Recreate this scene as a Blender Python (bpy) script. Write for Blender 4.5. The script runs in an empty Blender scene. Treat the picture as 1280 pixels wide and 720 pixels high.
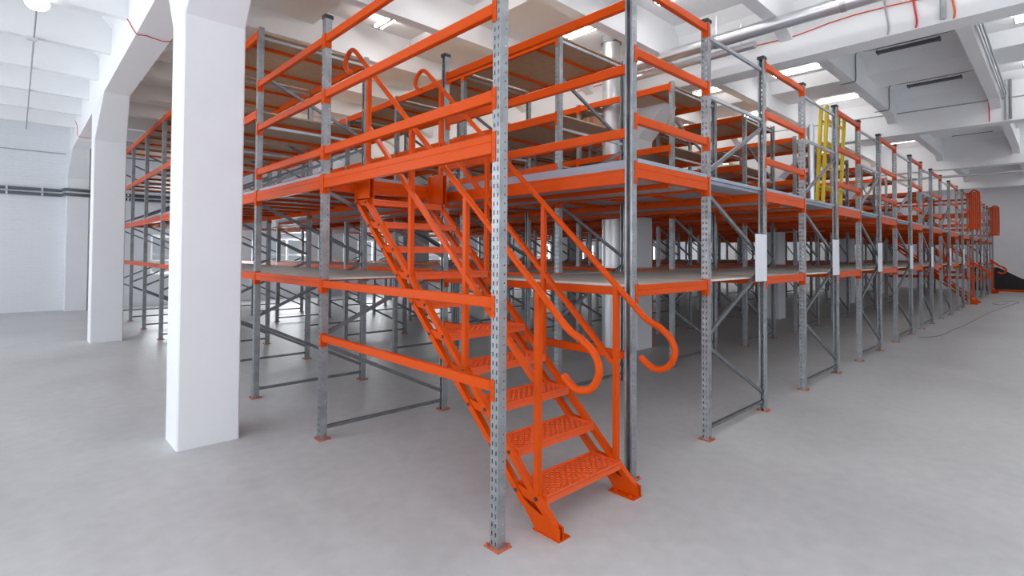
import bpy, bmesh, math, random
from mathutils import Vector, Matrix
random.seed(7)
SC = bpy.context.scene
C = SC.collection
PI = math.pi

# ------------------------------------------------------------------ materials
def lin(r, g, b):
    f = lambda c: c / 12.92 if c <= .04045 else ((c + .055) / 1.055) ** 2.4
    return (f(r / 255), f(g / 255), f(b / 255), 1)

def mat(name, col, rough=.5, metal=0., noise=0., nscale=6., bump=0., bscale=60., spec=.5, coat=0., col2=None, rvar=0.):
    m = bpy.data.materials.new(name); m.use_nodes = True
    nt = m.node_tree; N = nt.nodes; Lk = nt.links
    b = N['Principled BSDF']
    b.inputs['Base Color'].default_value = col
    b.inputs['Roughness'].default_value = rough
    b.inputs['Metallic'].default_value = metal
    b.inputs['Specular IOR Level'].default_value = spec
    if coat: b.inputs['Coat Weight'].default_value = coat; b.inputs['Coat Roughness'].default_value = .12
    if noise or bump or rvar:
        tc = N.new('ShaderNodeTexCoord')
    if noise:
        n = N.new('ShaderNodeTexNoise'); n.inputs['Scale'].default_value = nscale; n.inputs['Detail'].default_value = 5; n.inputs['Roughness'].default_value = .6
        Lk.new(tc.outputs['Object'], n.inputs['Vector'])
        mx = N.new('ShaderNodeMix'); mx.data_type = 'RGBA'
        c2 = col2 or tuple(max(0, c * (1 - noise)) for c in col[:3]) + (1,)
        mx.inputs[6].default_value = col; mx.inputs[7].default_value = c2
        r = N.new('ShaderNodeMapRange'); r.inputs[1].default_value = .35; r.inputs[2].default_value = .65
        Lk.new(n.outputs['Fac'], r.inputs[0]); Lk.new(r.outputs[0], mx.inputs[0])
        Lk.new(mx.outputs[2], b.inputs['Base Color'])
        if rvar:
            r2 = N.new('ShaderNodeMapRange'); r2.inputs[3].default_value = rough - rvar; r2.inputs[4].default_value = rough + rvar
            Lk.new(n.outputs['Fac'], r2.inputs[0]); Lk.new(r2.outputs[0], b.inputs['Roughness'])
    if bump:
        n2 = N.new('ShaderNodeTexNoise'); n2.inputs['Scale'].default_value = bscale; n2.inputs['Detail'].default_value = 4
        Lk.new(tc.outputs['Object'], n2.inputs['Vector'])
        bp = N.new('ShaderNodeBump'); bp.inputs['Strength'].default_value = bump; bp.inputs['Distance'].default_value = .01
        Lk.new(n2.outputs['Fac'], bp.inputs['Height']); Lk.new(bp.outputs[0], b.inputs['Normal'])
    return m

def emis(name, col, st):
    m = bpy.data.materials.new(name); m.use_nodes = True
    b = m.node_tree.nodes['Principled BSDF']
    b.inputs['Base Color'].default_value = col
    b.inputs['Emission Color'].default_value = col
    b.inputs['Emission Strength'].default_value = st
    return m

M = {}
M['orange'] = mat('orange_paint', (.66, .074, .0015, 1), .34, noise=.06, nscale=3, spec=.16)
M['steel'] = mat('galvanised_steel', (.40, .42, .44, 1), .42, .72, noise=.28, nscale=9, rvar=.08)
M['darksteel'] = mat('brace_steel', (.24, .255, .27, 1), .42, .75, noise=.25, nscale=9)
M['bar'] = mat('bright_bar_steel', (.55, .57, .60, 1), .35, .8, noise=.15, nscale=8)
M['foot'] = mat('foot_red_oxide', (.62, .17, .09, 1), .55, noise=.3, nscale=30)
M['cap'] = mat('black_plastic', (.03, .03, .035, 1), .5)
M['wood'] = mat('chipboard', lin(190, 163, 134), .42, noise=.12, nscale=14, bump=.05, bscale=250, col2=lin(174, 147, 118))
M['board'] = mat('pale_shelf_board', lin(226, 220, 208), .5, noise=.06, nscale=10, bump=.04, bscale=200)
M['deck'] = mat('deck_panel_grey', (.38, .42, .50, 1), .5, .1, noise=.12, nscale=3)
M['white'] = mat('white_paint', lin(238, 240, 244), .7, noise=.03, nscale=1.5, bump=.12, bscale=9)
M['ceil'] = mat('ceiling_white_paint', lin(246, 247, 249), .8, noise=.04, nscale=.7, bump=.1, bscale=6)
M['sign'] = mat('blank_sign_white', lin(228, 231, 238), .45)
M['alu'] = mat('duct_aluminium', (.72, .73, .75, 1), .36, .95)
M['yellow'] = mat('yellow_fibreglass', (.82, .58, .01, 1), .4, noise=.1, nscale=20)
M['cablered'] = mat('red_cable', (.62, .03, .04, 1), .5)
M['cableorange'] = mat('orange_cable', (.72, .12, .03, 1), .5)
M['cablegrey'] = mat('grey_cable', (.20, .20, .21, 1), .5)
M['conduit'] = mat('grey_conduit', (.42, .43, .45, 1), .45)
M['darkpipe'] = mat('dark_grey_pipe', (.11, .125, .15, 1), .45)
M['fixture'] = mat('fixture_white_metal', (.75, .76, .78, 1), .4)
M['fixdark'] = mat('fixture_dark_grey', (.10, .10, .105, 1), .5)
M['black'] = mat('matt_black', (.012, .012, .014, 1), .6)
M['card'] = mat('cardboard', lin(176, 120, 86), .8)
M['tube'] = emis('lamp_tube_glow', (1, .985, .96, 1), 56.)
M['dome'] = emis('dome_lamp_glow', (1, .99, .97, 1), 6.)
M['glass'] = mat('window_frame_white', (.8, .8, .8, 1), .4)

def floor_mat():
    m = bpy.data.materials.new('polished_concrete'); m.use_nodes = True
    nt = m.node_tree; N = nt.nodes; Lk = nt.links; b = N['Principled BSDF']
    tc = N.new('ShaderNodeTexCoord')
    n1 = N.new('ShaderNodeTexNoise'); n1.inputs['Scale'].default_value = .55; n1.inputs['Detail'].default_value = 6; n1.inputs['Distortion'].default_value = .6
    n2 = N.new('ShaderNodeTexNoise'); n2.inputs['Scale'].default_value = 9; n2.inputs['Detail'].default_value = 8
    for n in (n1, n2): Lk.new(tc.outputs['Object'], n.inputs['Vector'])
    cr = N.new('ShaderNodeValToRGB'); cr.color_ramp.elements[0].position = .3; cr.color_ramp.elements[1].position = .72
    cr.color_ramp.elements[0].color = lin(196, 196, 197); cr.color_ramp.elements[1].color = lin(216, 216, 217)
    Lk.new(n1.outputs['Fac'], cr.inputs[0])
    mx = N.new('ShaderNodeMix'); mx.data_type = 'RGBA'; mx.blend_type = 'MULTIPLY'; mx.inputs[0].default_value = .22
    Lk.new(cr.outputs[0], mx.inputs[6]); Lk.new(n2.outputs['Fac'], mx.inputs[7]); Lk.new(mx.outputs[2], b.inputs['Base Color'])
    mr = N.new('ShaderNodeMapRange'); mr.inputs[3].default_value = .34; mr.inputs[4].default_value = .52
    Lk.new(n1.outputs['Fac'], mr.inputs[0]); Lk.new(mr.outputs[0], b.inputs['Roughness'])
    b.inputs['Specular IOR Level'].default_value = .4
    return m
M['floor'] = floor_mat()

def brick_mat():
    m = mat('white_painted_brick', lin(236, 239, 244), .75)
    nt = m.node_tree; N = nt.nodes; Lk = nt.links; b = N['Principled BSDF']
    tc = N.new('ShaderNodeTexCoord'); mp = N.new('ShaderNodeMapping'); mp.inputs['Rotation'].default_value = (PI / 2, 0, 0)
    Lk.new(tc.outputs['Object'], mp.inputs[0])
    br = N.new('ShaderNodeTexBrick'); br.inputs['Scale'].default_value = 1; br.inputs['Brick Width'].default_value = .26; br.inputs['Row Height'].default_value = .085
    br.inputs['Mortar Size'].default_value = .007; br.inputs['Mortar Smooth'].default_value = .6
    Lk.new(mp.outputs[0], br.inputs['Vector'])
    n = N.new('ShaderNodeTexNoise'); n.inputs['Scale'].default_value = 5; n.inputs['Detail'].default_value = 5
    Lk.new(mp.outputs[0], n.inputs['Vector'])
    ad = N.new('ShaderNodeMath'); ad.operation = 'MULTIPLY_ADD'; ad.inputs[1].default_value = -.8
    Lk.new(br.outputs['Fac'], ad.inputs[0]); Lk.new(n.outputs['Fac'], ad.inputs[2])
    bp = N.new('ShaderNodeBump'); bp.inputs['Strength'].default_value = .6; bp.inputs['Distance'].default_value = .015
    Lk.new(ad.outputs[0], bp.inputs['Height']); Lk.new(bp.outputs[0], b.inputs['Normal'])
    return m
M['brick'] = brick_mat()

M['tread'] = mat('orange_chequer_plate', (.84, .115, .018, 1), .3, spec=.5, noise=.1, nscale=40)

# ------------------------------------------------------------------ mesh builder
class MB:
    def __init__(s): s.v = []; s.f = []; s.sm = []
    def add(s, vs, fs, smooth=False):
        o = len(s.v); s.v += [tuple(p) for p in vs]
        for f in fs: s.f.append(tuple(i + o for i in f)); s.sm.append(smooth)
    def box(s, x0, x1, y0, y1, z0, z1):
        s.add([(x0, y0, z0), (x1, y0, z0), (x1, y1, z0), (x0, y1, z0), (x0, y0, z1), (x1, y0, z1), (x1, y1, z1), (x0, y1, z1)],
              [(3, 2, 1, 0), (4, 5, 6, 7), (0, 1, 5, 4), (1, 2, 6, 5), (2, 3, 7, 6), (3, 0, 4, 7)]); return s
    def cbox(s, x0, x1, y0, y1, z0, z1, c=.004):
        # box with chamfered edges along its longest axis
        L = (x1 - x0, y1 - y0, z1 - z0); a = L.index(max(L))
        lo = (x0, y0, z0); hi = (x1, y1, z1); u, w = [i for i in range(3) if i != a]
        P = [(lo[u] + c, lo[w]), (hi[u] - c, lo[w]), (hi[u], lo[w] + c), (hi[u], hi[w] - c), (hi[u] - c, hi[w]), (lo[u] + c, hi[w]), (lo[u], hi[w] - c), (lo[u], lo[w] + c)]
        return s.prism(P, a, lo[a], hi[a])
    def prism(s, P, axis, a0, a1):
        u, w = [i for i in range(3) if i != axis]; n = len(P)
        area = sum(P[i][0] * P[(i + 1) % n][1] - P[(i + 1) % n][0] * P[i][1] for i in range(n))
        if (area < 0) != (axis == 1): P = P[::-1]
        vs = []
        for a in (a0, a1):
            for p in P:
                q = [0, 0, 0]; q[axis] = a; q[u] = p[0]; q[w] = p[1]; vs.append(q)
        fs = [tuple(range(n - 1, -1, -1)), tuple(range(n, 2 * n))]
        for i in range(n):
            j = (i + 1) % n; fs.append((i, j, n + j, n + i))
        s.add(vs, fs); return s
    def rod(s, p, q, w, h, up=(0, 0, 1)):
        p = Vector(p); q = Vector(q); d = (q - p).normalized(); up = Vector(up)
        if abs(d.dot(up)) > .99: up = Vector((1, 0, 0))
        r = d.cross(up).normalized(); u = r.cross(d).normalized(); vs = []
        for e in (p, q):
            for a, b in ((-1, -1), (1, -1), (1, 1), (-1, 1)): vs.append(e + r * (a * w / 2) + u * (b * h / 2))
        s.add(vs, [(0, 1, 2, 3), (7, 6, 5, 4), (1, 0, 4, 5), (2, 1, 5, 6), (3, 2, 6, 7), (0, 3, 7, 4)]); return s
    def channel(s, p, q, w, h, n, t=.003):
        # C-channel of web height h, flange depth w, opening along n
        p = Vector(p); q = Vector(q); d = (q - p).normalized(); n = Vector(n); u = d.cross(n).normalized()
        P = [(0, -h / 2), (w, -h / 2), (w, -h / 2 + t), (t, -h / 2 + t), (t, h / 2 - t), (w, h / 2 - t), (w, h / 2), (0, h / 2)]
        vs = [e + n * a + u * b for e in (p, q) for a, b in P]; k = 8
        fs = [(i, (i + 1) % k, k + (i + 1) % k, k + i) for i in range(k)]
        for o in (0, k):
            fs += [(o, o + 1, o + 2, o + 3), (o, o + 3, o + 4, o + 7), (o + 4, o + 5, o + 6, o + 7)]
        s.add(vs, fs); return s
    def tube(s, path, r, n=10, cap=True):
        path = [Vector(p) for p in path]; m = len(path); vs = []; prev = None
        for i, p in enumerate(path):
            d = (path[min(i + 1, m - 1)] - path[max(i - 1, 0)]).normalized()
            if prev is None:
                a = Vector((0, 0, 1)) if abs(d.z) < .9 else Vector((1, 0, 0)); prev = d.cross(a).normalized()
            r1 = (prev - d * prev.dot(d)).normalized(); r2 = d.cross(r1); prev = r1
            rr = r[i] if isinstance(r, (list, tuple)) else r
            vs += [p + (r1 * math.cos(2 * PI * k / n) + r2 * math.sin(2 * PI * k / n)) * rr for k in range(n)]
        fs = []
        for i in range(m - 1):
            for k in range(n):
                k2 = (k + 1) % n; fs.append((i * n + k, i * n + k2, (i + 1) * n + k2, (i + 1) * n + k))
        s.add(vs, fs, True)
        if cap: s.add([vs[k] for k in range(n)], [tuple(range(n - 1, -1, -1))]); s.add([vs[(m - 1) * n + k] for k in range(n)], [tuple(range(n))])
        return s
    def mesh(s, name, m):
        me = bpy.data.meshes.new(name); me.from_pydata(s.v, [], s.f); me.materials.append(M[m])
        me.polygons.foreach_set('use_smooth', s.sm)
        me.validate(); me.update(); return me
    def build(s, name, m, parent=None, loc=(0, 0, 0), rz=0):
        return link(name, s.mesh(name, m), parent, loc, rz)

def link(name, me, parent=None, loc=(0, 0, 0), rz=0):
    o = bpy.data.objects.new(name, me); C.objects.link(o); o.location = loc
    if rz: o.rotation_euler = (0, 0, rz)
    if parent: o.parent = parent
    return o

def thing(name, label, cat, loc=(0, 0, 0), group=None, rz=0):
    o = bpy.data.objects.new(name, None); C.objects.link(o); o.location = loc; o.empty_display_size = .1
    if rz: o.rotation_euler = (0, 0, rz)
    return tag(o, label, cat, group)
def tag(o, label, cat, group=None):
    o['label'] = label; o['category'] = cat
    if group: o['group'] = group
    return o
def struct(o, label=None, cat=None):
    o['kind'] = 'structure'
    if label: o['label'] = label
    if cat: o['category'] = cat
    return o
def copy_tree(o, parent=None, loc=None):
    c = o.copy(); C.objects.link(c); c.parent = parent
    if loc is not None: c.location = loc
    for ch in list(o.children): copy_tree(ch, c)
    return c
CACHE = {}
def cached(key, fn):
    if key not in CACHE: CACHE[key] = fn()
    return CACHE[key]
ORD = ['first', 'second', 'third', 'fourth', 'fifth', 'sixth', 'seventh', 'eighth', 'ninth', 'tenth', 'eleventh', 'twelfth', 'thirteenth']
def smooth(pts, n=6):
    P = [Vector(p) for p in pts]; out = []
    for i in range(len(P) - 1):
        a, b, c, d = P[max(i - 1, 0)], P[i], P[i + 1], P[min(i + 2, len(P) - 1)]
        for k in range(n):
            t = k / n
            out.append(.5 * ((2 * b) + (c - a) * t + (2 * a - 5 * b + 4 * c - d) * t * t + (3 * b - a - 3 * c + d) * t ** 3))
    out.append(P[-1]); return out

# ------------------------------------------------------------------ layout (metres; x = along the open front, y = into the racks)
XR = [(0, 1.308), (2.508, 3.786), (5.033, 6.394), (7.605, 8.938), (10.19, 11.646), (12.83, 14.18), (15.61, 17.1), (18.68, 19.98), (21.4, 22.7), (24.05, 25.35), (26.6, 27.9), (29.0, 30.3)]
STAIR_ROWS = (0, 8, 11)
YA = [0, 2.323] + [2.323 + 1.777 * k for k in range(1, 8)]
YB = [1.765 * k for k in range(9)]
NB = [8, 8, 8, 8, 8, 8, 8, 6, 5, 3, 3, 3]
PW = .064
H_LOW, H_TALL = 3.745, 4.215
Z_SHELF, Z_DECK = 1.42, 2.335
COLX = (-.77, 6.0, 12.5, 19.2, 25.95)
COLY = (3.05, 10.0)
OBST = [(6.0, 6.34, 2.81, 3.29)] + [(cx - .26, cx + .26, cy - .24, cy + .24) for cx in COLX for cy in COLY] + [(5.13, 5.47, 2.88, 3.22)]
def ys(r): return YA if r in STAIR_ROWS else YB
def hits(x0, x1, y0, y1): return [o for o in OBST if o[0] < x1 and o[1] > x0 and o[2] < y1 and o[3] > y0]
def rects(x0, x1, y0, y1):
    hs = hits(x0, x1, y0, y1)
    if not hs: return [(x0, x1, y0, y1)]
    a = max(y0, min(h[2] for h in hs)); b = min(y1, max(h[3] for h in hs))
    R = []
    if a - y0 > .02: R.append((x0, x1, y0, a))
    if y1 - b > .02: R.append((x0, x1, b, y1))
    x = x0
    for h in sorted(hs):
        if h[0] - x > .03: R.append((x, h[0], a, b))
        x = max(x, h[1])
    if x1 - x > .03: R.append((x, x1, a, b))
    return R
def rowname(r): return 'nearest rack row by the staircase' if r == 0 else f'{ORD[r]} rack row from the near staircase'
def rowlab(r): return 'rack row beside the staircase' if r == 0 else f'{ORD[r]} rack row from staircase'
def rowshort(r): return 'nearest rack row' if r == 0 else f'{ORD[r]} rack row'

# ------------------------------------------------------------------ uprights
def slotted_post(h):
    bm = bmesh.new(); w = PW / 2; pitch = .05; n = int(h / pitch)
    def sheet(us, vs, holes, fn):
        # us, vs grid lines; holes set of (iu, iv) left open
        g = {}
        for i, u in enumerate(us):
            for j, v in enumerate(vs): g[i, j] = bm.verts.new(fn(u, v))
        for i in range(len(us) - 1):
            for j in range(len(vs) - 1):
                if (i, j) not in holes: bm.faces.new((g[i, j], g[i + 1, j], g[i + 1, j + 1], g[i, j + 1]))
    zs = [0]
    for k in range(n): zs += [k * pitch + .013, k * pitch + .037]
    zs.append(h)
    us = [-w, -.0205, -.0105, .0105, .0205, w]
    sheet(us, zs, {(i, j) for i in (1, 3) for j in range(1, len(zs) - 1, 2)}, lambda u, v: (-w, -u, v))
    z2 = [0]
    for k in range(n): z2 += [k * pitch + .022, k * pitch + .031]
    z2.append(h)
    us2 = [-w, .004, .013, w - .004]
    for sgn in (-1, 1):
        sheet(us2, z2, {(1, j) for j in range(1, len(z2) - 1, 2)}, lambda u, v: (u, sgn * w, v))
        sheet([0, .016], [0, h], set(), lambda u, v: (w - .004, sgn * (w - u), v))
    bmesh.ops.remove_doubles(bm, verts=bm.verts, dist=1e-5)
    bmesh.ops.recalc_face_normals(bm, faces=bm.faces)
    me = bpy.data.meshes.new('slotted_post'); bm.to_mesh(me); bm.free(); me.materials.append(M['steel']); return me
def plain_post(h):
    w = PW / 2; t = .004
    P = [(-w, -w), (w, -w), (w, -w + .016), (w - t, -w + .016), (w - t, -w + t), (-w + t, -w + t), (-w + t, w - t), (w - t, w - t), (w - t, w - .016), (w, w - .016), (w, w), (-w, w)]
    b = MB(); n = 12; vs = [(p[0], p[1], z) for z in (0, h) for p in P]
    fs = [(i, (i + 1) % n, n + (i + 1) % n, n + i) for i in range(n)]
    for o in (0, n): fs += [tuple(o + i for i in q) for q in ((0, 1, 4, 5), (1, 2, 3, 4), (0, 5, 6, 11), (11, 6, 7, 10), (7, 8, 9, 10))]
    b.add(vs, fs); return b.mesh('plain_post', 'steel')
def post_mesh(h, near): return cached(('post', h, near), lambda: slotted_post(h) if near else plain_post(h))
def foot_mesh():
    b = MB(); b.cbox(-.055, .055, -.06, .06, 0, .006, .001); b.tube([(-.043, .044, .006), (-.043, .044, .02)], .008, 8); b.tube([(.043, -.044, .006), (.043, -.044, .02)], .008, 8)
    return b.mesh('foot_plate', 'foot')
def cap_mesh():
    b = MB(); w = PW / 2 + .006; b.cbox(-w, w, -w, w, 0, .035, .005); return b.mesh('end_cap', 'cap')

ZIG_LOW = [((1, .2), (0, .82)), ((0, .93), (1, 1.5)), ((1, 1.62), (0, 2.19)), ((0, 2.4), (1, 3.0))]
def braces(kind):
    """list of (p, q) as ((side, z), (side, z))"""
    L = [((0, .10), (1, .10))] + ZIG_LOW[:3]
    if kind == 'stairtop': return L
    L = L + ZIG_LOW[3:] + [((0, 3.09), (1, 3.09))]
    if kind == 'low': L += [((0, 3.63), (1, 3.63))]
    if kind == 'tall': L += [((1, 3.14), (0, 3.68)), ((0, 4.11), (1, 4.11))]
    return L
def frame(r, j, near, kind, label):
    x0, x1 = XR[r]; y = ys(r)[j]; h = H_LOW if kind in ('low', 'stairtop') else H_TALL
    t = thing('upright_frame', label, 'rack frame', (x0, y, 0), 'upright frames of the pallet racking')
    D = x1 - x0
    for s in (0, 1):
        p = link('post', post_mesh(h, near), t, (s * D, 0, .006), PI * s)
        if r < 7 or j < 2: link('foot_plate', cached('foot', foot_mesh), p, (0, 0, -.006))
        if kind != 'tall': link('end_cap', cached('cap', cap_mesh), p, (0, 0, h - .008))
    w = PW / 2 - .006
    def ends(a, b):
        (s0, z0), (s1, z1) = a, b
        X = lambda s: w if s == 0 else D - w
        return (X(s0), 0, z0), (X(s1), 0, z1)
    if near:
        for a, b in braces(kind):
            p, q = ends(a, b); horiz = a[1] == b[1]
            bm = MB()
            if Vector(q).x < Vector(p).x: p, q = q, p
            bm.channel((p[0], -.012, p[2]), (q[0], -.012, q[2]), .026, .034 if not horiz else .03, (0, 1, 0))
            link('cross_bar' if horiz else 'diagonal_brace', cached(('br', r, kind, a, b), lambda: bm.mesh('brace', 'bar' if horiz and a[1] > 3 else 'darksteel')), t)
    else:
        def mk():
            bm = MB()
            for a, b in braces(kind):
                p, q = ends(a, b); bm.rod(p, q, .026, .032, (0, 0, 1))
            return bm.mesh('bracing', 'darksteel')
        link('bracing', cached(('brf', r, kind), mk), t)
    return t

def post_alone(x, y, flip, label):
    t = thing('rack_upright', label, 'rack post', (x, y, 0), None)
    p = link('post', post_mesh(H_LOW, True), t, (0, 0, .006), PI if flip else 0)
    link('foot_plate', cached('foot', foot_mesh), t); link('end_cap', cached('cap', cap_mesh), t, (0, 0, H_LOW - .002))
for r, (x0, x1) in enumerate(XR):
    Y = ys(r)
    for j in range(NB[r] + 1):
        near = (r <= 4 and j <= 3) or (r <= 8 and j == 0) or (r == 0 and j <= 4)
        if j == 0 and r in STAIR_ROWS:
            w = {0: 'near', 8: 'far', 11: 'farthest'}[r]
            post_alone(x0, 0, False, f'tall slotted grey corner post left of the {w} orange staircase foot')
            post_alone(x1, 0, True, f'grey upright post right of the {w} orange staircase foot')
            continue
        kind = 'stairtop' if (j == 1 and r in STAIR_ROWS) else ('low' if j == 0 else 'tall')
        where = 'at the open front' if j == 0 else ('at the top of the stairs' if kind == 'stairtop' else f'{ORD[j]} frame back from the front')
        lab = f'grey braced upright frame, {rowlab(r)}, {where}'
        frame(r, j, near, kind, lab)

# ------------------------------------------------------------------ beams, shelves, decks
G = PW / 2
def beam_profile(h, w=.045):
    # outer face at u=0, step on the inner side (u = +w)
    c = .004
    return [(c, 0), (w - c, 0), (w, c), (w, h - .022), (w - .012, h - .018), (w - .012, h - c), (w - .016, h), (c, h), (0, h - c), (0, h * .62), (.0035, h * .6), (.0035, h * .5), (0, h * .48), (0, c)]
def beam_mesh(L, h, solid=False):
    """beam along +y from 0..L, outer face at x=0 (towards -x), top at z=h"""
    def mk():
        b = MB()
        if solid: b.cbox(0, .045, .0008, L - .0008, 0, h, .005)
        else: b.prism(beam_profile(h), 1, .0008, L - .0008)
        return b.mesh('beam', 'orange')
    return cached(('beam', round(L, 3), h, solid), mk)
def connector_mesh(h, end):
    """L plate hooked on the post; end 0: at y=0 (post towards -y), 1: mirrored"""
    def mk():
        b = MB(); H = h + .06; s = 1 if end == 0 else -1
        y = lambda a, c: (min(s * a, s * c), max(s * a, s * c))
        a0, a1 = y(-.031, .004); b.box(-.0045, -.0005, a0, a1, -.05, H - .05)
        a0, a1 = y(.0008, .0045); b.box(-.0045, .052, a0, a1, -.05, H - .05)
        for z in (-.03, .02):
            a0, a1 = y(-.02, -.012); b.box(-.0075, -.0045, a0, a1, z, z + .014)
        return b.mesh('connector', 'orange')
    return cached(('con', h, end), mk)
def add_beam(parent, name, L, h, loc, rz, con=True, solid=False, post_off=True):
    o = link(name, beam_mesh(L, h, solid), parent, loc, rz)
    if con:
        link('connector', connector_mesh(h, 0), o, (0, 0, 0)); link('connector', connector_mesh(h, 1), o, (0, L, 0))
    return o

def beam_ok(x, y0, y1): return not hits(x - .05, x + .05, y0, y1)

def shelf(r, j, ztop, h, name, label, cat, group, detail, surf, panel_top=0.):
    """row shelf between frames j and j+1; panel rests on the two long beams"""
    x0, x1 = XR[r]; Y = ys(r); y0, y1 = Y[j] + G, Y[j + 1] - G; L = y1 - y0
    ob = hits(x0, x1, y0, y1)
    t = thing(name, label, cat, (x0, y0, ztop), group)
    D = x1 - x0
    def mkpanel():
        b = MB(); zt = panel_top; zb = zt - (.018 if panel_top == 0 else .03)
        px0, px1 = (-G + .036, D + G - .036) if panel_top == 0 else (-G + .0225, D + G - .0225)
        a0, a1 = (-G + .002, L + G - .002) if panel_top else (-.004, L + .004)
        for q in rects(x0 + px0, x0 + px1, y0 + a0, y0 + a1):
            if panel_top and not ob:
                # notch round the posts
                b.box(px0, px1, .001, L - .001, .001, zt); b.box(-G + .05, D + G - .05, .001, L - .001, -.03, .001); b.box(G + .001, D - G - .001, a0, .001, zb, zt); b.box(G + .001, D - G - .001, L - .001, a1, zb, zt)
            else:
                b.box(q[0] - x0, q[1] - x0, max(q[2] - y0, .001), min(q[3] - y0, L - .001), zb, zt)
        return b.mesh('panel', surf)
    key = ('pan', r if ob else round(D, 3), j if ob else round(L, 3), surf, panel_top)
    link('panel', cached(key, mkpanel), t)
    con = detail >= 2
    zb = -h if panel_top == 0 else -h
    if beam_ok(x0, y0, y1): add_beam(t, 'beam', L, h, (-G, 0, zb), 0, con)
    if beam_ok(x1, y0, y1): add_beam(t, 'beam', L, h, (D + G, L, zb), PI, con)
    n = 2 if name == 'rack_shelf' else 3
    def bar(): 
        return MB().cbox(-G + .046, D + G - .046, -.016, .016, -.018 - .034, -.0185, .003).mesh('support_bar', 'orange')
    for k in range(n):
        yy = L * (k + .5) / n
        if not hits(x0, x1, y0 + yy - .03, y0 + yy + .03): link('support_bar', cached(('bar', round(D, 3)), bar), t, (0, yy, -.012 if panel_top else 0))
    return t

LV = {1.42: 'waist-high', 2.675: 'low upper-deck', 3.275: 'middle upper-deck', 4.195: 'topmost'}
for r in range(len(XR)):
    for j in range(NB[r]):
        stair = r in STAIR_ROWS
        det = 2 if (r <= 2 and j <= 2) or (r == 0 and j <= 3) or j == 0 and r < 7 else (1 if r <= 4 and j <= 4 else 0)
        bay = 'front bay' if j == 0 else f'{ORD[j]} bay from front'
        if not (stair and j == 0):
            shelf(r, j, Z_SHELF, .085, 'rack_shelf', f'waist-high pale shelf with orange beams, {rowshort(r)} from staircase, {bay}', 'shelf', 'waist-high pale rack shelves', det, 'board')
            shelf(r, j, Z_DECK, .115, 'mezzanine_deck', f'grey mezzanine deck on orange beams above {rowshort(r)} from staircase, {bay}', 'deck', 'mezzanine deck sections over the racks', det, 'deck', .03)
        if j >= (2 if stair else 1):
            for z in ((3.275, 4.195) if r == 0 else (2.675, 3.275, 4.195)):
                if r >= 9 and z == 2.675: continue
                shelf(r, j, z, .095, 'rack_shelf', f'{LV[z]} chipboard shelf with orange beams, {rowshort(r)} from staircase, {bay}', 'shelf', f'{LV[z]} chipboard shelves', det, 'wood')

# aisle decks and the front shelf across each aisle
AISLE = [(XR[i][1] + G, XR[i + 1][0] - G) for i in range(len(XR) - 1)]
for a, (x0, x1) in enumerate(AISLE):
    nb = min(NB[a], NB[a + 1])
    D = x1 - x0; nm = f'{ORD[a]} aisle from the near staircase'
    Yr = YB
    for j in range(nb):
        y0, y1 = Yr[j] - (G if j == 0 else 0), Yr[j + 1]
        t = thing('mezzanine_deck', f'grey walkway deck over the {nm}, {"front section" if j == 0 else ORD[j] + " section from front"}', 'deck', (x0, y0, Z_DECK), 'walkway deck sections over the aisles')
        def mk():
            b = MB()
            for q in rects(x0, x1, y0 + .001, y1 - .001): b.box(max(q[0] - x0, .011), min(q[1] - x0, D - .011), max(q[2] - y0, .05 if j == 0 else 0), q[3] - y0, -.095, .031)
            if j == 0: b.box(.011, D - .011, .001, .05, .001, .031)
            fa, fb = (G + .06 if j else .12), y1 - y0 - .1
            if a not in STAIR_ROWS and not hits(x0 - .1, x0 + .1, y0, y1): b.box(-.021, .011, fa, fb, .001, .031)
            if a + 1 not in STAIR_ROWS and not hits(x1 - .1, x1 + .1, y0, y1): b.box(D - .011, D + .021, fa, fb, .001, .031)
            return b.mesh('panel', 'deck')
        link('panel', mk(), t)
        if j < 5:
            for k in (1,):
                xx = D * k / 2
                if not hits(x0 + xx - .03, x0 + xx + .03, y0, y1): link('joist', cached(('joist', round(y1 - y0, 3)), lambda: MB().cbox(-.02, .02, .055 if j == 0 else .001, y1 - y0 - .001, -.138, -.0955, .003).mesh('joist', 'orange')), t, (xx, 0, 0))
    # front tie beams: shelf level with panel, deck level, three guard rails
    L = D
    t = thing('rack_shelf', f'waist-high pale shelf bridging the front of the {nm}', 'shelf', (x0, -.02, Z_SHELF), 'chipboard shelves bridging the aisle fronts')
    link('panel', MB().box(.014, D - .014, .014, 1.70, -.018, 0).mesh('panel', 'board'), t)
    add_beam(t, 'beam', L - .024, .085, (D - .012, -G + .02, -.085), PI / 2, True)
    for s, rz, loc in ((0, 0, (.014, .06, -.085)), (1, PI, (D - .014, 1.70, -.085))): link('beam', beam_mesh(1.64, .066, True), t, loc, rz)
    for k in range(2): link('support_bar', cached(('abar', round(D, 3)), lambda: MB().cbox(.062, D - .062, -.016, .016, -.052, -.0185, .003).mesh('support_bar', 'orange')), t, (0, .55 + .6 * k, 0))
    t = tag(add_beam(None, 'edge_beam', L, .115, (x1, -G, Z_DECK - .115), PI / 2, True), f'orange deck edge beam at the front of the {nm}', 'beam', 'orange deck edge beams along the open front')
    for z, w in ((2.66, 'lowest'), (3.165, 'middle'), (3.69, 'top')):
        add = add_beam(None, 'guard_rail', L, .066, (x1, -G, z - .033), PI / 2, True, True)
        tag(add, f'{w} orange guard rail at the open front of the {nm}', 'rail', 'orange guard rails along the open front')

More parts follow.
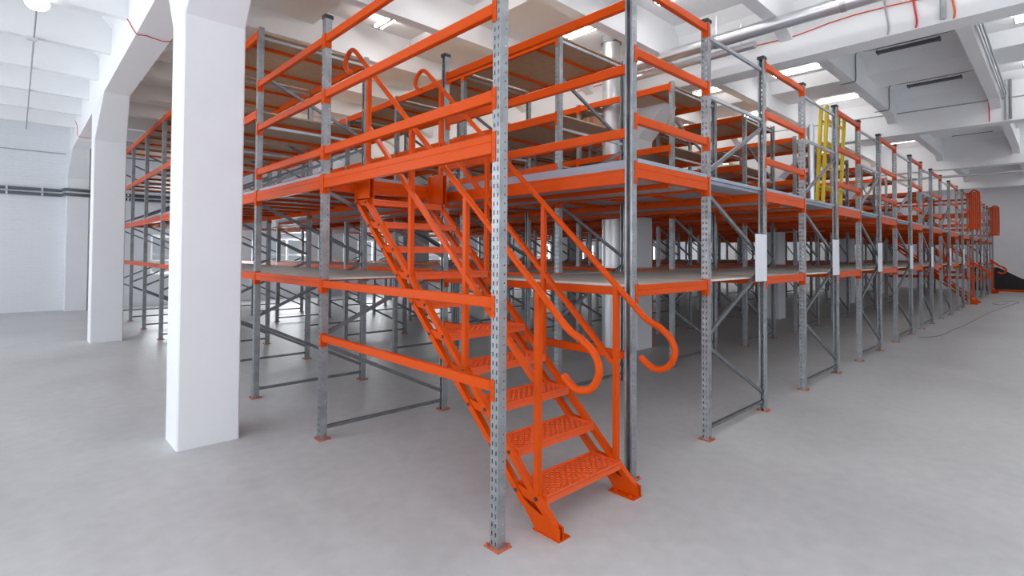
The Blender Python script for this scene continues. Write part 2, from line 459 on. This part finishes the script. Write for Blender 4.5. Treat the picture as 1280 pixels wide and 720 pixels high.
# left side of the stair bay and rails beyond
def side_rail(x, y0, y1, zc, h, rz, name, label, cat='rail', group=None, solid=True):
    L = y1 - y0 - PW
    if rz == 0: o = add_beam(None, name, L, h, (x - G, y0 + G, zc - h / 2), 0, True, solid)
    else: o = add_beam(None, name, L, h, (x + G, y1 - G, zc - h / 2), PI, True, solid)
    return tag(o, label, cat, group)
LRAILS = [(.895, .06, 'lower'), (1.37, .062, 'upper')]
for r in STAIR_ROWS:
    w = {0: 'near', 8: 'far', 11: 'farthest'}[r]; X0, X1 = XR[r]
    for zc, h, nm in LRAILS:
        side_rail(X0, 0, YA[1], zc, h, 0, 'guard_rail', f'{nm} orange floor-level guard rail on left side of the {w} staircase', group='stair side rails')
        side_rail(X1, 0, YA[1], zc, h, PI, 'guard_rail', f'{nm} orange floor-level guard rail on right side of the {w} staircase', group='stair side rails')
    side_rail(X0, 0, YA[1], 2.278, .115, 0, 'edge_beam', f'deep orange deck beam on left side of the {w} stair opening', 'beam', 'stair opening beams', False)
    side_rail(X1, 0, YA[1], 2.235, .115, PI, 'edge_beam', f'deep orange deck beam on right side of the {w} stair opening', 'beam', 'stair opening beams', False)
    for zl, zr, nm in ((2.555, 2.56, 'lowest'), (3.06, 3.045, 'middle'), (3.56, 3.535, 'top')):
        side_rail(X0, 0, YA[1], zl, .068, 0, 'guard_rail', f'{nm} orange upper guard rail on left side of the {w} stair opening', group='stair opening rails')
        side_rail(X1, 0, YA[1], zr, .072, PI, 'guard_rail', f'{nm} orange upper guard rail on right side of the {w} stair opening', group='stair opening rails')
        if r == 0: side_rail(X0, YA[1], YA[2], zl, .068, 0, 'guard_rail', f'{nm} orange upper guard rail left of the walkway behind the near stairs', group='walkway rails')
    o = add_beam(None, 'landing_beam', X1 - X0 - PW, .13, (X1 - G, YA[1] - G - .028, 2.2), PI / 2, False, False)
    tag(o, f'deep orange landing beam at the top of the {w} staircase', 'beam')

# ------------------------------------------------------------------ staircase
def build_stair():
    t = thing('staircase', 'near orange steel staircase with chequer-plate treads and curled tube handrails', 'staircase', (0, 0, 0))
    RISE, RUN = .2133, .237; sl = RISE / RUN
    zl = lambda y: .186 + sl * (y - .145)
    zu = lambda y: .186 + sl * (y + .027)
    n = Vector((0, -RISE, RUN)).normalized()
    for side, xs in (('left', .30), ('right', 1.10)):
        b = MB()
        b.rod((xs, .075, zl(.075)), (xs, 2.31, zl(2.31)), .042, .042, n)
        b.rod((xs, -.172, zu(-.172)), (xs, 2.14, zu(2.14)), .042, .042, n)
        for k in range(10):
            yl, yu, z = .145 + RUN * k, -.027 + RUN * k, .186 + RISE * k
            e = .036
            b.prism([(yu - .01, z - e), (yl - .02, z - e * .55), (yl + .01, z + e), (yu + .02, z + e * .55)], 0, xs - .012, xs + .012)
        st = b.build('stringer', 'orange', t)
        # bolts in the chords
        bb = MB(); sx = -1 if side == 'left' else 1
        for k in range(10):
            for y in (.145, -.027):
                q = (xs + sx * .0205, y + RUN * k, .186 + RISE * k); bb.tube([q, (q[0] + sx * .006, q[1], q[2])], .0125, 8)
        o = bb.build('bolts', 'cap', st); o['label'] = 'dark round bolt heads'
        # foot with base plate
        b = MB()
        b.prism([(.115, .165), (.035, .135), (-.035, .115), (-.212, .075), (-.212, .008), (-.02, .008), (.07, .1)], 0, xs - .02, xs - .012 if side == 'left' else xs - .012)
        b.prism([(.115, .165), (.035, .135), (-.035, .115), (-.212, .075), (-.212, .008), (-.02, .008), (.07, .1)], 0, xs + .012, xs + .02)
        xa, xb = (xs - .025, xs + .075) if side == 'left' else (xs - .075, xs + .025)
        b.box(xa, xb, -.215, -.005, 0, .008)
        xm = xs + (.048 if side == 'left' else -.048)
        b.tube([(xm, -.17, .008), (xm, -.17, .02)], .012, 8); b.tube([(xm, -.05, .008), (xm, -.05, .02)], .012, 8)
        b.build('foot', 'orange', t)
        # bracket to the landing beam
        b = MB(); b.box(xs - .026, xs - .02, 2.04, 2.262, 2.13, 2.43); b.box(xs + .02, xs + .026, 2.04, 2.262, 2.13, 2.43); b.box(xs - .05, xs + .05, 2.255, 2.262, 2.13, 2.43)
        b.box(xs - .026, xs + .026, 2.04, 2.26, 2.13, 2.138)
        b.build('landing_bracket', 'orange', t)
        # posts
        for y in (-.02, .685, 1.39, 2.11):
            zb = zu(y) + .0; ztop = 1.42 + .885 * (y + .03)
            p = MB(); p.cbox(xs - .02, xs + .02, y - .02, y + .02, zb, ztop - .012, .004); p.build('rail_post', 'orange', t)
        # mid rail
        m = MB(); zm = lambda y: .897 + .907 * (y - .021)
        m.rod((xs, 0, zm(0)), (xs, 2.11, zm(2.11)), .034, .034, n); m.build('mid_rail', 'orange', t)
        # handrail
        zh = lambda y: 1.42 + .885 * (y + .03)
        pts = [(-.222, .952), (-.262, .918), (-.33, .888), (-.41, .905), (-.462, .965), (-.475, 1.035), (-.44, 1.108), (-.36, 1.17)]
        pts += [(y, zh(y)) for y in (-.25, 0, .5, 1., 1.5, 2., 2.25)] + [(2.40, 3.565), (2.48, 3.583), (2.55, 3.548), (2.585, 3.49), (2.565, 3.43), (2.50, 3.39), (2.46, 3.385)]
        h = MB(); h.tube(smooth([(xs, a, c) for a, c in pts], 5), .0215, 12); h.build('handrail', 'orange', t)
    for k in range(10):
        y0 = -.078 + RUN * k; zt = .211 + RISE * k; b = MB()
        x0, x1, y1 = .323, 1.077, y0 + .262
        b.box(x0, x1, y0, y1, -.02, -.013)                       # plate
        b.cbox(x0, x1, y0, y0 + .006, -.055, 0, .001); b.cbox(x0, x1, y1 - .006, y1, -.05, 0, .001)
        b.box(x0, x0 + .005, y0 + .006, y1 - .006, -.05, 0); b.box(x1 - .005, x1, y0 + .006, y1 - .006, -.05, 0)
        nx, ny = 27, 9
        for i in range(nx):
            for jj in range(ny):
                ux = x0 + .02 + (x1 - x0 - .04) * (i + .5) / nx; uy = y0 + .018 + (y1 - y0 - .036) * (jj + .5) / ny
                a = PI / 4 if (i + jj) % 2 else -PI / 4; ca, sa = math.cos(a), math.sin(a); e, w2 = .0125, .0042
                q = [(ux + ca * e, uy + sa * e), (ux - sa * w2, uy + ca * w2), (ux - ca * e, uy - sa * e), (ux + sa * w2, uy - ca * w2)]
                b.add([(p[0], p[1], -.0132) for p in q] + [(ux + ca * e * .5, uy + sa * e * .5, -.009), (ux - ca * e * .5, uy - sa * e * .5, -.009)], [(0, 1, 4), (4, 1, 5), (1, 2, 5), (5, 2, 3), (5, 3, 4), (4, 3, 0)])
        b.build('tread', 'tread', t, (0, 0, zt))
    return t
stair = build_stair()
for r, w in ((8, 'far'), (11, 'farthest')):
    c = copy_tree(stair, None, (XR[r][0], 0, 0)); c['label'] = f'{w} orange steel staircase, deep along the right-hand open front'

# ------------------------------------------------------------------ sign panels
for r in range(1, 11):
    if r in STAIR_ROWS: continue
    x1 = XR[r][1]
    o = MB().cbox(x1 - .295, x1 - .003, -.046, -.038, 1.375, 1.865, .002).build('sign_panel', 'sign')
    MB().box(x1 - .06, x1 - .015, -.038, -.0325, 1.45, 1.50).build('clip', 'steel', o); MB().box(x1 - .06, x1 - .015, -.038, -.0325, 1.74, 1.79).build('clip', 'steel', o)
    tag(o, f'blank white aisle sign on the front post, {rowlab(r)}', 'sign', 'blank white aisle signs')

# ------------------------------------------------------------------ things on the deck
t = thing('extension_ladder', 'yellow two-section ladder leaning upright on the grey deck behind the front posts', 'ladder', (6.43, 0, Z_DECK + .034))
def lean(x, z, lay): return (x, .25 - .07 * z / 1.55 + lay, z)
for sct, (dx, lay, z0, z1) in enumerate(((0, 0, 0, 1.47), (0, -.075, 0.03, 1.44))):
    for x in (.02 + dx, .88 + dx):
        MB().rod(lean(x, z0, lay), lean(x, z1, lay), .036, .062, (1, 0, 0)).build('side_rail', 'yellow', t)
    for k in range(4): z = .28 + .32 * k; MB().tube([lean(.03 + dx, z, lay), lean(.87 + dx, z, lay)], .02, 8).build('rung', 'yellow', t)
for k in range(3):
    o = MB().tube([(0, 0, 0), (0, 0, 1.12 - .0 * k)], .036, 14).build('steel_tube', 'alu', None, (6.12 + .08 * k, .22 + .03 * k, Z_DECK + .0345))
    tag(o, f'{["leftmost", "middle", "rightmost"][k]} of three shiny metal tubes standing on the deck beside the yellow ladder', 'tube', 'metal tubes on the deck')
# orange folded safety gates far along the front
for i, (x, w) in enumerate(((XR[8][0], 'nearer'), (XR[11][0], 'farther'))):
    t = thing('safety_gate', f'{w} orange raised safety gate with rounded top, far end of the deck', 'gate', (x - .3, -.075, Z_DECK), 'raised orange safety gates')
    path = smooth([(0, 0, .22), (0, 0, 1.3), (0, -.04, 1.44), (0, -.12, 1.50), (0, -.21, 1.44), (0, -.25, 1.3), (0, -.25, .22)], 5)
    MB().tube(path + [path[0]], .025, 8).build('gate_frame', 'orange', t)
    for k in range(4): MB().box(-.012, .012, -.071 - .05 * k, -.027 - .05 * k, .22, 1.45).build('gate_bar', 'orange', t)
    [MB().rod((0, -.0, z), (.262, .022, z), .03, .026).build('hinge_arm', 'orange', t) for z in (.35, 1.2)]

o = tag(MB().cbox(-.025, .025, -.025, .025, 0, 2.19, .003).build('steel_pole', 'orange', None, (6.302, 2.9, 0)), 'slim orange pole standing beside the white column inside the racks', 'pole')
MB().cbox(-.03, .03, -.05, .05, 0, .008, .001).build('base_plate', 'orange', o)
# cardboard box
o = MB().cbox(-.1, .1, -.08, .08, 0, .16, .002); o = o.build('cardboard_box', 'card', None, (3.5, 2.05, 3.2765)); tag(o, 'small brown cardboard box on the middle shelf of the second rack row', 'box')
MB().box(-.101, .101, -.02, .02, .02, .1605).build('tape', 'wood', o)

# ------------------------------------------------------------------ ventilation duct and pipes
t = thing('ventilation_duct', 'vertical shiny aluminium air duct rising from the floor through the deck to the ceiling', 'duct', (5.30, 3.05, 0))
for k in range(4): MB().tube([(0, 0, .002 + 1.34 * k), (0, 0, 1.33 + 1.34 * k - (.02 if k == 3 else 0))], .15, 28).build('duct_section', 'alu', t)
for k in range(1, 4): MB().tube([(0, 0, 1.32 * k + .02 * k - .02), (0, 0, 1.34 * k + .03)], .157, 28).build('joint_band', 'alu', t)
o = MB().tube([(0, 0, 5.22), (0, 0, 5.34)], .175, 28).build('collar', 'cablegrey', t); o['label'] = 'dark collar where the duct meets the ceiling'

def pipe(name, pts, r, m, label, cat='pipe', group=None, n=12):
    return tag(MB().tube(pts, r, n).build(name, m), label, cat, group)
big = pipe('ceiling_pipe', [(5.28, -5.9, 4.72), (5.28, 2.62, 4.72)], .092, 'alu', 'thick silver insulated pipe hung under the ceiling beside the girder', n=20)
for y in (-4, -2.3, -.4, 1.2, 2.3):
    MB().tube([(5.28, y - .03, 4.72), (5.28, y + .03, 4.72)], .099, 20).build('pipe_clamp', 'bar', big)
    if abs(((y - 3.05) / 1.7375 - .5) % 1) < 2: MB().rod((5.28, y, 4.8), (5.28, y, 5.09), .012, .012).build('hanger_rod', 'bar', big)
sm = pipe('ceiling_pipe', [(5.52, .75, 4.62), (5.52, 2.9, 4.62), (5.52, 3.0, 4.6), (5.52, 3.06, 4.5)], .055, 'alu', 'thinner silver pipe hung beside the thick insulated ceiling pipe', n=16)
for y in (.95, 2.5): MB().rod((5.52, y, 4.67), (5.52, y, 5.09), .01, .01).build('hanger_rod', 'bar', sm)

# ------------------------------------------------------------------ building shell
XW0, XW1, YW0, YW1, ZS, ZR, ZG = -7.6, 31.6, -6.0, 17.0, 5.35, 4.80, 4.38
GX = [-.77, 6.0, 12.65, 19.4, 26.1]; GW = .18
RY = 6.95 / 4
struct(MB().box(XW0 - .3, XW1 + .3, YW0 - .3, YW1 + .3, -.2, 0).build('floor', 'floor'))
struct(MB().box(XW0 - .3, XW1 + .3, YW0 - .3, YW1 + .3, ZS, ZS + .25).build('ceiling', 'ceil'))

struct(MB().box(XW1, XW1 + .3, YW0, YW1, 0, ZS).build('wall_right', 'white'))
# unseen walls behind and left of the camera, with windows added for fill light
def window_wall(name, axis, pos, a0, a1, wins, zs=(1.1, 4.1), out=-1, m='white'):
    b = MB(); P = pos; Q = pos + out * .3; lo, hi = min(P, Q), max(P, Q)
    def bx(u0, u1, z0, z1):
        if axis == 0: b.box(lo, hi, u0, u1, z0, z1)
        else: b.box(u0, u1, lo, hi, z0, z1)
    bx(a0, a1, 0, zs[0]); bx(a0, a1, zs[1], ZS)
    u = a0
    for w0, w1 in wins: bx(u, w0, zs[0], zs[1]); u = w1
    bx(u, a1, zs[0], zs[1]); struct(b.build(name, m))
wl = [(y, y + 2.6) for y in (-4.9, -1.4, 2.1, 5.6, 9.1, 12.6)]
wf = [(x, x + 2.8) for x in (-6.6, -3.0, .8, 4.4, 8.0, 11.6, 15.2, 18.8, 22.4, 26.0)]
window_wall('wall_left', 0, XW0, YW0, YW1, wl)
wb = [(1.0 + 3.4 * k, 2.5 + 3.4 * k) for k in range(9)]
window_wall('wall_back', 1, YW1, XW0 - .3, XW1 + .3, wb, (.95, 2.15), 1, 'brick')
window_wall('wall_front', 1, YW0, XW0 - .3, XW1 + .3, wf)
k = 0
for ax, ws in ((0, wl), (1, wf), (2, wb)):
    for (a, c) in ws:
        b = MB(); z0, z1 = (.95, 2.15) if ax == 2 else (1.1, 4.1); p = (YW1 + .15) if ax == 2 else (XW0 if ax == 0 else YW0) - .15
        for u in (a + .03, (a + c) / 2, c - .03):
            b.box(*((p - .03, p + .03, u - .03, u + .03) if ax == 0 else (u - .03, u + .03, p - .03, p + .03)), z0, z1)
        for z in (z0 + .03, (z0 + z1) / 2, z1 - .03):
            b.box(*((p - .028, p + .028, a, c) if ax == 0 else (a, c, p - .028, p + .028)), z - .03, z + .03)
        k += 1; struct(b.build(f'window_{k}', 'glass'))  # left and front frames belong to the added, unseen windows
# girders on the column lines
for i, gx in enumerate(GX):
    b = MB(); b.prism([(gx - GW, ZG), (gx + GW, ZG), (gx + GW, ZS - .16), (gx + GW + .13, ZS), (gx - GW - .13, ZS), (gx - GW, ZS - .16)], 1, YW0, YW1)
    struct(b.build(f'trim_{i + 1}', 'ceil'))
# ribs across, and thickened slab bands between the light pockets
tn = len(GX)
bays = [(XW0, GX[0] - GW)] + [(GX[i] + GW, GX[i + 1] - GW) for i in range(len(GX) - 1)] + [(GX[-1] + GW, XW1)]
def rib(x0, x1, y, w=.075, dr=.14):
    b = MB(); e = .55
    b.prism([(x0, ZR - dr), (x0 + .35, ZR), (x1 - .35, ZR), (x1, ZR - dr), (x1, ZS), (x0, ZS)], 1, y - w, y + w); return b
ky = 0
for bi, (x0, x1) in enumerate(bays):
    off = 0 if bi == 0 else .5
    ylist = [3.05 + RY * (k + off) for k in range(-6, 9)]
    ylist = [y for y in ylist if YW0 + .2 < y < YW1 - .2]
    b = MB()
    for y in ylist:
        q = rib(x0, x1, y, .06 if bi == 0 else .085, 0 if bi == 0 else .14); b.add(q.v, q.f)
    tn += 1; struct(b.build(f'trim_{tn}', 'ceil'))
    if bi > 0:
        b = MB(); zlo = 5.10
        for s0, s1 in ((0, 1.9), (3.5, 4.75)):
            if x0 + s0 < x1 and s1 > s0: b.prism([(x0 + s0, ZS), (x0 + s0 + (.1 if s0 else 0), zlo), (x0 + min(s1, x1 - x0) - (.1 if s1 < x1 - x0 else 0), zlo), (x0 + min(s1, x1 - x0), ZS)], 1, YW0, YW1)
        tn += 1; struct(b.build(f'trim_{tn}', 'ceil'))
# columns with flared heads
for ci, cx in enumerate(COLX):
    for cj, cy in enumerate(COLY + (16.78,)):
        gx = GX[ci]; w, d = .24, .215 if cj < 2 else .22
        b = MB(); c = .012
        P = [(-w + c, -d), (w - c, -d), (w, -d + c), (w, d - c), (w - c, d), (-w + c, d), (-w, d - c), (-w, -d + c)]
        def ring(z, sy): return [(cx + p[0], cy + p[1] * sy, z) for p in P]
        R = ring(0, 1) + ring(3.65, 1) + [(cx + p[0] * .77, cy + p[1] + math.copysign(.72, p[1]), ZG + .01) for p in P]
        n = 8; fs = [tuple(range(n - 1, -1, -1)), tuple(range(2 * n, 3 * n))]
        for a in (0, 1): fs += [(a * n + i, a * n + (i + 1) % n, (a + 1) * n + (i + 1) % n, (a + 1) * n + i) for i in range(n)]
        b.add(R, fs)
        nm = ['beside the orange racking', 'of the second row, inside the racks', 'of the third row', 'of the fourth row', 'of the fifth row'][ci]
        o = b.build('column', 'white')
        struct(o, f'white square concrete column {nm}, ' + ['nearest the open front', 'farther back', 'against the back wall'][cj], 'column')
# far wall: flat black panel with a sloping top at the ramp area
struct(MB().prism([(-3.0, 0), (-3.0, -.0 + .05), (-.9, .62), (-.1, 1.12), (.9, 1.12), (.9, 0)], 0, XW1 - .02, XW1 + .01).build('black_panel_right', 'black'))
o = tag(MB().cbox(XW1 - .16, XW1 - .08, -1.05, -.1, 0, .1, .008).build('floor_beam', 'orange'), 'orange beam lying on the floor against the black base of the far wall', 'beam')
MB().box(XW1 - .17, XW1 - .07, -1.06, -1.02, 0, .12).build('connector', 'orange', o)

# ------------------------------------------------------------------ lamps
def make_lamp(lit):
    t = bpy.data.objects.new('ceiling_lamp', None); C.objects.link(t)
    MB().cbox(-.028, .028, -.44, .44, 0, .05, .008).build('housing', 'fixture' if lit else 'fixdark', t)
    for s in (-1, 1): link('tube', cached(('tube', lit), lambda: MB().tube([(0, -.41, 0), (0, .41, 0)], .018, 10).mesh('tube', 'tube' if lit else 'fixdark')), t, (s * .052, 0, .02))
    for e in (-1, 1): MB().box(-.075, .075, e * .425 - .012, e * .425 + .012, -.005, .045).build('end_holder', 'fixture' if lit else 'fixdark', t)
    for e in (-1, 1): MB().rod((0, e * .3, .05), (0, e * .3, .149), .01, .01).build('hanger_rod', 'fixture', t)
    return t
LIT = make_lamp(True); OFF = make_lamp(False); used = {True: False, False: False}
LX = [(1, 2.1), (1, 4.55), (2, 8.95), (2, 11.6), (3, 15.5), (3, 18.1), (4, 22.2), (4, 24.8), (5, 28.7)]  # last line of lamps is added to brighten the far wall
cy0 = [3.05 + RY * k for k in range(-5, 8)]
for bi, lx in LX:
    for ci, y in enumerate(cy0):
        if y < -5.2: continue
        lit = not (-1.4 < y < .3 and bi >= 2)
        if lit and (y > 13): continue
        src = LIT if lit else OFF
        o = src if not used[lit] else copy_tree(src); used[lit] = True
        o.location = (lx, y, ZS - .15)
        st = 'lit fluorescent' if lit else 'unlit dark'
        fr = 'beyond the racks' if y < 0 else ('over the open front' if y < 1.5 else f'{ORD[ci - 4]} coffer back')
        tag(o, f'{st} ceiling lamp, {ORD[LX.index((bi, lx))]} lamp line from left, {ORD[ci]} coffer from front', 'lamp', 'fluorescent ceiling lamps')
# left bay dome lamps
for i, (x, y) in enumerate(((-1.86, 6.53), (-4.6, 6.53), (-4.6, 11.74), (-1.86, 1.4), (-4.6, 1.4))):
    if i and y > 1: pass
    t = thing('ceiling_dome_lamp', ['white glowing dome lamp under a left ceiling rib above the near column', 'dome lamp on the left ceiling farther from the columns', 'dome lamp on the left ceiling near the back wall', 'dome lamp overhead near the first column', 'dome lamp overhead near the left windows'][i], 'lamp', (x, y, ZR), 'dome lamps of the left bay')
    b = MB(); seg = 20; rings = [(.05, 0), (.10, -.02), (.125, -.06), (.115, -.11), (.08, -.145), (.03, -.16)]
    vs = [(r * math.cos(2 * PI * k / seg), r * math.sin(2 * PI * k / seg), z) for r, z in rings for k in range(seg)]
    fs = [(i2 * seg + k, (i2 + 1) * seg + k, (i2 + 1) * seg + (k + 1) % seg, i2 * seg + (k + 1) % seg) for i2 in range(len(rings) - 1) for k in range(seg)]
    fs += [tuple((len(rings) - 1) * seg + k for k in range(seg))[::-1]]
    b.add(vs, fs, True); b.build('diffuser', 'dome', t); MB().tube([(0, 0, -.03), (0, 0, 0)], .06, 14).build('base', 'fixture', t)
def cable(label, pts, r, m, n=6, name='cable', sm_=3):
    return tag(MB().tube(smooth(pts, sm_), r, n).build(name, m), label, 'cable')
cable('grey conduit running under the left ceiling ribs to the dome lamp', [(-1.86, 6.55, ZR - .012), (-1.86, 10, ZR - .012), (-1.86, 16.2, ZR - .012)], .012, 'conduit', name='conduit')
o = tag(MB().cbox(-.06, .06, -.05, .05, -.05, 0, .01).build('ceiling_junction_box', 'fixture', None, (-1.88, 8.22, ZR)), 'small white junction box under the second left ceiling rib', 'box')
gl = GX[0] - GW - .006
cable('thin red cable draped over the left girder beside the near column', [(-1.9, 7.1, 5.33), (-1.35, 7.25, 5.3), (gl - .12, 7.4, 5.3), (gl, 7.2, 5.14), (gl, 6.5, 4.8), (gl, 5.75, ZG - .004), (gl + .1, 5.74, ZG - .006), (GX[0] + GW, 5.74, ZG - .006), (GX[0] + GW + .006, 5.5, ZG + .2)], .006, 'cablered', name='hanging_cable')
cable('thin red cable draped over the left girder near the back wall', [(gl, 15.2, 5.0), (gl, 14.4, 4.7), (gl, 13.9, ZG - .004), (GX[0] + GW, 13.88, ZG - .006)], .006, 'cablered', name='hanging_cable')
for z, w in ((3.32, 'upper'), (3.19, 'lower')):
    p = pipe('wall_pipe', [(XW0 + .02, YW1 - .07, z), (-1.12, YW1 - .07, z), (-1.06, 16.52, z + .01), (-.48, 16.52, z), (-.42, YW1 - .07, z), (5.6, YW1 - .07, z)], .042, 'darkpipe', f'{w} of two dark grey pipes along the white back wall', 'pipe', None, 10)
    for x in (-6.5, -5.2, -4, -3, -2.2, -1.5, .4, 1.8): MB().tube([(x - .02, YW1 - .07, z), (x + .02, YW1 - .07, z)], .05, 10).build('pipe_clip', 'fixture', p)
cable('pair of grey wires strung high along the back wall at left', [(XW0 + .05, YW1 - .02, 4.5), (-4, YW1 - .02, 4.42), (-2.6, YW1 - .02, 4.36), (-1.02, YW1 - .02, 4.36)], .012, 'conduit', name='hanging_cable')
g2 = GX[1] - GW - .008
cable('long orange cable along the face of the girder above the racks', [(g2, -5.8, 4.74), (g2, -2, 4.70), (g2, -.4, 4.76), (g2, .3, 4.70), (g2, .8, 4.71), (g2, 1.5, 4.76), (g2, 2.6, 4.80), (g2, 2.6, 4.80), (g2, 4.2, 4.78)], .008, 'cableorange')
g2b = g2 - .014
for y, w, m in ((-1.0, 'red', 'cablered'), (-.72, 'grey', 'conduit'), (-1.35, 'orange', 'cableorange')):
    cable(f'{w} cable hanging down the girder face at upper right', [(g2b, y + .02, 4.95), (g2b - .012, y, 4.72), (g2b, y - .03, 4.48), (g2b + .006, y - .02, ZG + .01)], .011, m)
cable('grey conduit dropping down the girder face at upper right', [(g2 - .044, -1.28, 5.1), (g2 - .044, -1.28, ZG + .02)], .03, 'conduit', name='conduit')
g3 = GX[2] - GW - .008
cable('straight grey conduit along the face of the third girder', [(g3, -5.8, 4.80), (g3, 3.0, 4.9)], .014, 'conduit', name='conduit')
for y, rr, m, w in ((-1.46, .03, 'conduit', 'thick grey'), (-1.52, .02, 'cablegrey', 'dark grey'), (-1.2, .011, 'cablered', 'thin red')):
    cable(f'{w} conduit dropping down the third girder face', [(g3 - .05, y, 5.2), (g3 - .05, y, ZG + .02)], rr, m, name='conduit')
for k, (dy, rr) in enumerate(((.115, .014), (.14, .011), (.17, .014))):
    cable(f'{["inner", "middle", "outer"][k]} grey conduit along the right-hand ceiling rib', [(GX[1] + GW + .1, 3.05 - 2.5 * RY - dy, 4.86 + .03 * k), (GX[2] - GW - .1, 3.05 - 2.5 * RY - dy, 4.86 + .03 * k)], rr, 'conduit', name='conduit')
for lx in (8.95, 11.6):
    y0 = 3.05 - 1.5 * RY; yb = .44 - .095
    cable(f'grey wire looping down from the unlit lamp, {"nearer" if lx < 10 else "farther"} of two', [(lx, -1.19, ZS - .03), (lx + .1, -.8, ZS - .02), (lx + .1, .05, ZS - .02), (lx, .3, ZS - .04), (lx, yb - .01, ZS - .15), (lx, yb - .012, ZR + .05), (lx, yb + .03, ZR - .012), (lx, yb + .25, ZR - .012)], .011, 'cablegrey')
pipe('ceiling_pipe', [(GX[3] + .5, -5.8, 4.22), (GX[3] + .5, 6, 4.22)], .04, 'alu', 'thin bright pipe below the far girder')
cable('thin dark cable lying loosely across the floor at far right', [(11.2, -.2, .006), (11.84, -.44, .006), (13.4, -.52, .006), (14.8, -.6, .006), (18.9, -.74, .006), (22.6, -1.0, .006), (23.9, -1.12, .006), (24.4, -.95, .006), (23.8, -.62, .006), (22.6, -.5, .006), (22.2, -.75, .006), (23.4, -.86, .006)], .008, 'cablegrey', sm_=6)

# ------------------------------------------------------------------ light
W = bpy.data.worlds.new('World'); SC.world = W; W.use_nodes = True
bg = W.node_tree.nodes['Background']; bg.inputs[0].default_value = (.82, .9, 1, 1); bg.inputs[1].default_value = .6
def area(name, loc, rot, sx, sy, e, col=(1, 1, 1)):
    l = bpy.data.lights.new(name, 'AREA'); l.shape = 'RECTANGLE'; l.size = sx; l.size_y = sy; l.energy = e; l.color = col
    o = bpy.data.objects.new(name, l); C.objects.link(o); o.location = loc; o.rotation_euler = rot; return o
DAY = (.92, .96, 1)
for a, c in wl: area('fill_left', (XW0 - .32, (a + c) / 2, 2.6), (0, -PI / 2, 0), 3.0, c - a, 215, DAY)  # fill light through the added left windows
for a, c in wb: area('daylight_back', ((a + c) / 2, YW1 + .32, 1.55), (-PI / 2, 0, 0), c - a, 1.2, 160, DAY)
for a, c in wf: area('fill_front', ((a + c) / 2, YW0 - .32, 2.6), (PI / 2, 0, 0), c - a, 3.0, 102 if a < 1 else 34, DAY)  # fill light through the added front windows, stronger at the left end

# ------------------------------------------------------------------ camera
f_px, cx, cy = 653.577, 640.0034, 303.1364
yaw, pitch, roll = .8115075, .0208711, .0056475
fw = Vector((math.cos(yaw) * math.cos(pitch), math.sin(yaw) * math.cos(pitch), math.sin(pitch)))
rt = Vector((math.sin(yaw), -math.cos(yaw), 0)); up = rt.cross(fw)
rt2 = rt * math.cos(roll) + up * math.sin(roll); up2 = up * math.cos(roll) - rt * math.sin(roll)
cam = bpy.data.cameras.new('camera'); co = bpy.data.objects.new('camera', cam); C.objects.link(co)
mw = Matrix((rt2, up2, -fw)).transposed().to_4x4(); mw.translation = (-1.9981, -2.207, 1.65); co.matrix_world = mw
cam.sensor_fit = 'HORIZONTAL'; cam.sensor_width = 36; cam.lens = f_px * 36 / 1280
cam.shift_x = (640 - cx) / 1280; cam.shift_y = (cy - 360) / 1280
cam.clip_start = .05; cam.clip_end = 200
SC.camera = co
vs = SC.view_settings; vs.view_transform = 'Standard'; vs.look = 'None'; vs.exposure = -.66; vs.gamma = 1; vs.use_curve_mapping = False
